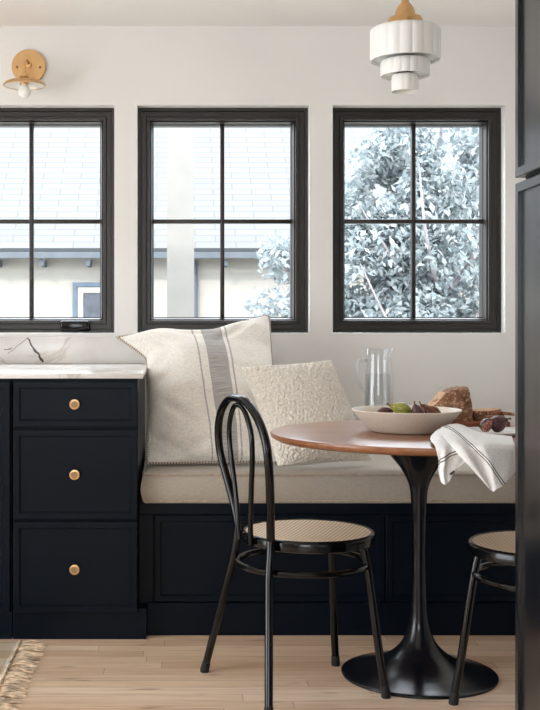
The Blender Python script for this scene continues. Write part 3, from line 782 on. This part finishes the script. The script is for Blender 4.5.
fig('dark purple fig at the left end of the bowl', fp(384, 413.5, 3.47), (R(70), R(10), R(60)), m_fig, .90)
fig('yellow-green fig with its stem pointing left in the bowl', fp(402, 409.5, 3.45), (0, R(-72), R(8)), m_figg, .95, 1.2)
fig('round purple fig in the middle of the bowl, right of the green one', fp(418, 413, 3.43), (R(15), R(-25), 0), m_fig, .88)
fig('brown dried fig tilted left, at the right end of the bowl', fp(434, 411.5, 3.46), (0, R(-60), R(10)), m_date, .68, 1.3)
fig('small brown fig behind the purple one in the bowl', fp(427, 411, 3.54), (0, R(-50), R(30)), m_date, .8, 1.2)
# jug
jx = (378.5 - XV) / F * 3.73
jg = thing('glass_pitcher', 'clear glass water jug with a handle standing behind the bowl', 'jug', (jx, 3.73, ZT))
bm = bmesh.new()
h = .249
lathe(bm, [(0, .0015), (.044, .0015), (.0475, .006), (.0475, .03), (.046, .10), (.0435, .17), (.041, .225), (.0405, h), (.0395, h + .001), (.0385, h), (.039, .225), (.0415, .17), (.044, .10), (.0455, .03), (.044, .012), (0, .010)], 64)
for v in bm.verts:     # pouring lip, to the right
    if v.co.z > h - .035 and v.co.x > .025:
        k = (v.co.z - (h - .035)) / .035; v.co.x += .010 * k * k * max(0, (v.co.x / .04 - .6) / .4)
fin('vessel', bm, m_jug, jg, ang=50)
bm = bmesh.new(); Q = spline([(-.037, 0, .210), (-.058, 0, .213), (-.070, 0, .197), (-.070, 0, .165), (-.062, 0, .130), (-.044, 0, .106)], 40)
tube(bm, Q, [.0065 - .002 * i / 39 for i in range(40)], 12); fin('handle', bm, m_handle, jg)
bm = bmesh.new(); lathe(bm, [(0, .0125), (.0435, .0125), (.0450, .03), (.0435, .10), (.0415, .160), (.0413, .1665), (0, .1665)], 64); fin('water', bm, m_water, jg)

# board, bread
bo = thing('cutting_board', 'reddish wooden board under the bread at the back of the table', 'board', (.985, 3.71, ZT))
bo.rotation_euler = (0, 0, R(-8))
fin('plank', bx(-.135, .10, -.07, .07, .0005, .018, .005, seg=3), m_board, bo)
def mk_crust():
    m = M('bread_crust', (140, 92, 60), .85); v = m.coord(); a = m.noise(v, 28, 6, .7); b = m.noise(v, 110, 3)
    c = m.ramp(a, [(.32, (92, 54, 34)), (.68, (176, 128, 94))]); c = m.mix(m.ramp(b, [(.55, (0, 0, 0)), (.7, (220, 220, 220))]), c, (222, 196, 168))
    m.color(c); m.bump(m.math('ADD', a, b), .7, .005); return m.m
m_crust = mk_crust()
m = M('bread_crumb', (198, 150, 112), .9); v = m.coord(); a = m.voro(v, 170); m.color(m.ramp(a, [(.1, (150, 100, 70)), (.55, (214, 172, 134))])); m.bump(a, .6, .003); m_crumb = m.m
def loaf():
    c0 = V(.908, 3.715, ZT + .0185)
    t = thing('bread_loaf', 'cut brown crusty bread loaf leaning upright on the board behind the bowl', 'bread', c0)
    # side outline in local x,z; thick in y
    out = [(-.082, .0), (-.085, .020), (-.075, .040), (-.050, .066), (-.022, .092), (-.004, .102), (.030, .107), (.046, .104), (.052, .080), (.060, .040), (.062, .0)]
    Q = spline([V(a, 0, b) for a, b in out], 40)
    bm = bmesh.new(); rows = []
    N = 18
    cx = V(-.005, 0, .04)
    for k in range(N + 1):
        f = k / N * 2 - 1; sc_ = (max(0, 1 - abs(f) ** 3.2)) ** .5 * .25 + .75; y = .058 * f
        row = []
        for q in Q:
            p = cx + (q - cx) * sc_; p.z = max(0, p.z if q.z > .001 else 0); p.y = y
            d = (q - cx).normalized()
            p += d * (.004 * noise.noise(p * 40 + V(5, 0, 0)) + .002 * noise.noise(p * 90)) if q.z > .01 else V(0, 0, 0)
            row.append(bm.verts.new(p))
        rows.append(row)
    for A, B in zip(rows, rows[1:]):
        for i in range(len(Q)):
            j = (i + 1) % len(Q); bm.faces.new((A[i], A[j], B[j], B[i]))
    bm.faces.new(rows[0]); bm.faces.new(rows[-1][::-1])
    fin('crust', bm, m_crust, t, ang=60)
    bm = bmesh.new()   # pale cut face along the sloping left side
    A = [V(-.0875, 0, .022), V(-.077, 0, .041), V(-.052, 0, .065), V(-.031, 0, .090)]
    r0 = [bm.verts.new(p + V(0, -.045, 0)) for p in A]; r1 = [bm.verts.new(p + V(0, .045, 0)) for p in A]
    r2 = [bm.verts.new(p + V(.012, -.040, -.012)) for p in A]; r3 = [bm.verts.new(p + V(.012, .040, -.012)) for p in A]
    for X, Y_ in ((r0, r1), (r1, r3), (r3, r2), (r2, r0)):
        for i in range(3): bm.faces.new((X[i], X[i + 1], Y_[i + 1], Y_[i]))
    for i in (0, 3): bm.faces.new((r0[i], r1[i], r3[i], r2[i]))
    fin('cut_face', bm, m_crumb, t)
loaf()
def slice_(label, loc, rot, w_, d, th):
    t = thing('bread_slice', label, 'bread', loc, group='bread slices on the board'); t.rotation_euler = rot
    bm = bmesh.new(); n = 44
    def ring(s, z): return [bm.verts.new((w_ * s * math.cos(2 * math.pi * k / n) * (1 + .06 * math.cos(4 * math.pi * k / n)) , d * s * (math.sin(2 * math.pi * k / n) + .08 * math.sin(6 * math.pi * k / n)), z + .0012 * noise.noise(V(k, z * 80, 0)))) for k in range(n)]
    rr = [ring(.965, 0), ring(1, .003), ring(1.01, th / 2), ring(1, th - .003), ring(.965, th)]
    for A, B in zip(rr, rr[1:]):
        for i in range(n): bm.faces.new((A[i], A[(i + 1) % n], B[(i + 1) % n], B[i]))
    bm.faces.new(rr[0]); bm.faces.new(rr[-1])
    fin('crust', bm, m_crust, t, ang=50)
    bm = bmesh.new(); A = [bm.verts.new((v[0] * .93, v[1] * .93, th + .0004)) for v in [(w_ * math.cos(2 * math.pi * k / n), d * math.sin(2 * math.pi * k / n)) for k in range(n)]]
    f = bm.faces.new(A); r_ = bmesh.ops.extrude_face_region(bm, geom=[f]); bmesh.ops.translate(bm, vec=(0, 0, -.002), verts=[g for g in r_['geom'] if isinstance(g, bmesh.types.BMVert)])
    fin('crumb', bm, m_crumb, t, smooth=False)
slice_('bottom bread slice lying flat on the board', (1.022, 3.70, ZT + .0188), (0, 0, R(-8)), .050, .044, .016)
slice_('second bread slice, topmost of the small stack on the board', (1.012, 3.702, ZT + .0355), (R(1.0), R(-3), R(10)), .050, .042, .016)
slice_('bread slice propped on the right end of the stack', (1.078, 3.700, ZT + .034), (0, R(6), R(25)), .020, .036, .010)

# plate and figs
pl = thing('plate', 'white plate with cut fig at the right of the table', 'plate', (.970, 3.41, ZT))
bm = bmesh.new(); lathe(bm, [(0, .001), (.085, .001), (.098, .005), (.1035, .0095), (.1035, .012), (.1015, .0135), (.075, .008), (.060, .0055), (0, .0055)], 80)
fin('dish', bm, solid('white_glaze', (238, 236, 232), .25, vary=.01), pl, ang=50)
fig('cut half of a fig showing its flesh on the white plate', (.934, 3.385, ZT + .0270), (R(90), R(20), R(-50)), m_fig, .98, 1.0, 'figs on the plate', half=True)
fig('whole dark purple fig right of the cut one on the plate', (.972, 3.415, ZT + .0300), (R(35), R(55), R(20)), m_fig, 1.05, .9, 'figs on the plate')

# linen towel
def towel():
    m = mk_cloth('white_linen_towel', (244, 243, 242), 330, .4, .04)
    tc = m.n.new('ShaderNodeTexCoord'); u = m.sep(tc.outputs['UV'])[0]
    l1 = m.math('LESS_THAN', m.math('ABSOLUTE', u), .010); l2 = m.math('LESS_THAN', m.math('ABSOLUTE', m.math('SUBTRACT', u, .05)), .010)
    m.color(m.mix(m.math('MAXIMUM', l1, l2), m.base, (46, 44, 50)))
    A = [[(441, 428, 3.33), (450, 424.5, 3.35), (462, 425, 3.35), (478, 432.5, 3.30), (500, 435.5, 3.27), (512, 437, 3.26)],
         [(441, 433, 3.20), (452, 430.5, 3.20), (465, 432, 3.20), (480, 436, 3.18), (498, 438.5, 3.18), (513, 440.5, 3.18)],
         [(447, 441, 3.03), (458, 441, 3.02), (470, 443.5, 3.012), (483, 443, 3.006), (500, 445, 3.015), (515, 446.5, 3.03)],
         [(460, 456, 2.995), (470, 457, 2.985), (480, 460, 2.998), (491, 460, 2.982), (503, 462, 2.999), (516, 463, 3.02)],
         [(474, 471, 2.995), (481, 474, 2.985), (487, 476, 2.998), (495, 477, 2.982), (505, 476, 2.998), (515, 472, 3.012)],
         [(489, 488, 2.998), (491, 490, 2.99), (493.5, 491.5, 2.996), (497, 489.5, 2.985), (503, 485, 2.997), (510, 479, 3.006)]]
    B = [[(432, 435.5, 3.24), (438, 430, 3.28), (447, 428, 3.30), (458, 430, 3.28)],
         [(430.5, 440, 3.11), (437, 437, 3.11), (447, 436, 3.11), (458, 437, 3.11)],
         [(435, 446.5, 3.016), (443, 446, 3.008), (452, 447, 3.012), (464, 448, 3.010)],
         [(438, 458, 3.012), (444, 459, 3.003), (453, 458, 3.012), (470, 456, 3.008)],
         [(438.5, 470, 3.012), (443, 472, 3.002), (451, 468, 3.012), (468, 460, 3.008)],
         [(441, 482, 3.010), (445, 484.5, 3.002), (449, 481, 3.006), (454, 469, 3.010)]]
    bm = bmesh.new(); uvl = bm.loops.layers.uv.verify()
    for net, which, sd in ((A, 0, 1), (B, 1, 9)):
        nu, nv = 44, 48; rows = [[at(*p) for p in r] for r in net]; G = []
        for j in range(nv + 1):
            v = j / nv; g = []
            for i in range(nu + 1):
                u = i / nu
                p = cr([cr(r, u) for r in rows], v)
                hang = min(1, max(0, (v - .38) / .25))
                p.y += hang * (.0035 * math.sin(u * 17 + v * 3 + sd) + .003 * noise.noise(p * 22))
                p.z += (1 - hang) * .003 * abs(noise.noise(V(p.x * 45, p.y * 14, sd)))
                if p.y > 3.03: p.z = max(p.z, ZT + .0035)
                d = (u - (.35 + .45 * (v - .4) / .6)) if which == 0 else (v - (.66 - .25 * u))
                g.append((bm.verts.new(p), (d, v)))
            G.append(g)
        for j in range(nv):
            for i in range(nu):
                q = [G[j][i], G[j][i + 1], G[j + 1][i + 1], G[j + 1][i]]
                f = bm.faces.new([a for a, _ in q])
                for lp, (_, uv) in zip(f.loops, q): lp[uvl].uv = uv
    o = fin('linen_towel', bm, m.m, ang=80)
    sd = o.modifiers.new('thickness', 'SOLIDIFY'); sd.thickness = .0018; sd.offset = 0
    tag(o, 'white linen towel with dark double stripes draped over the table edge', 'towel')
    a = at(452, 473, 3.0)
    bm = bmesh.new(); q = [at(449.5, 474, 2.994), at(454, 470.5, 2.994), at(455, 472, 2.994), at(451, 475.5, 2.994)]
    f = bm.faces.new([bm.verts.new(p) for p in q]); r_ = bmesh.ops.extrude_face_region(bm, geom=[f]); bmesh.ops.translate(bm, vec=(0, .005, 0), verts=[g for g in r_['geom'] if isinstance(g, bmesh.types.BMVert)])
    fin('woven_tab', bm, solid('dark_thread', (70, 66, 70), .9), o, smooth=False)
towel()

# ------------------------------------------------------------------ rug
def rug():
    m = M('checked_jute_rug', (200, 180, 150), .95)
    s = m.sep(m.coord()); per = .17
    def st(x, o): return m.math('GREATER_THAN', m.math('FRACT', m.math('ADD', m.math('DIVIDE', x, per), o)), .5)
    k = m.math('MULTIPLY', m.math('ADD', st(s[0], .1), st(s[1], .62)), .5)
    c = m.ramp(k, [(0.0, (250, 247, 242)), (1.0, (214, 190, 160)), (.5, (234, 218, 196))])
    wv = m.wave(m.coord((1, 1, 1)), 95, 1, 'Y'); m.color(m.mix(m.math('MULTIPLY', wv, .2), c, (180, 152, 122)))
    t = thing('checked_rug', 'beige and cream checked rug with a frayed fringe at lower left', 'rug', (-.515, 3.80, 0))
    fin('weave', bx(-1.4, 0, -2.2, 0, .0008, .009, .003), m.m, t)
    mj = solid('jute_fringe', (200, 178, 152), .95, vary=.25, nscale=40)
    bm = bmesh.new(); rng = random.Random(5)
    for k in range(330):
        y = -.004 - 2.19 * (k + rng.random()) / 330; L = rng.uniform(.06, .092); d = rng.uniform(-.022, .022); h_ = rng.uniform(.003, .012)
        tube(bm, spline([(-.006, y, .005), (L * .4, y + d * .3 + rng.uniform(-.006, .006), h_), (L * .75, y + d * .7, .006), (L, y + d + rng.uniform(-.006, .006), .0035)], 7), [.0028, .003, .0028, .0026, .0024, .0022, .0012], 5)
    tag(fin('fringe', bm, mj, t), kind='stuff')
    bm = bmesh.new(); tube(bm, [(-.002, -2.2 + 2.2 * i / 120, .008 + .0015 * math.sin(i * 1.9)) for i in range(121)], [.006 + .0015 * math.sin(i * 2.3) for i in range(121)], 6)
    fin('bound_edge', bm, mj, t)
rug()
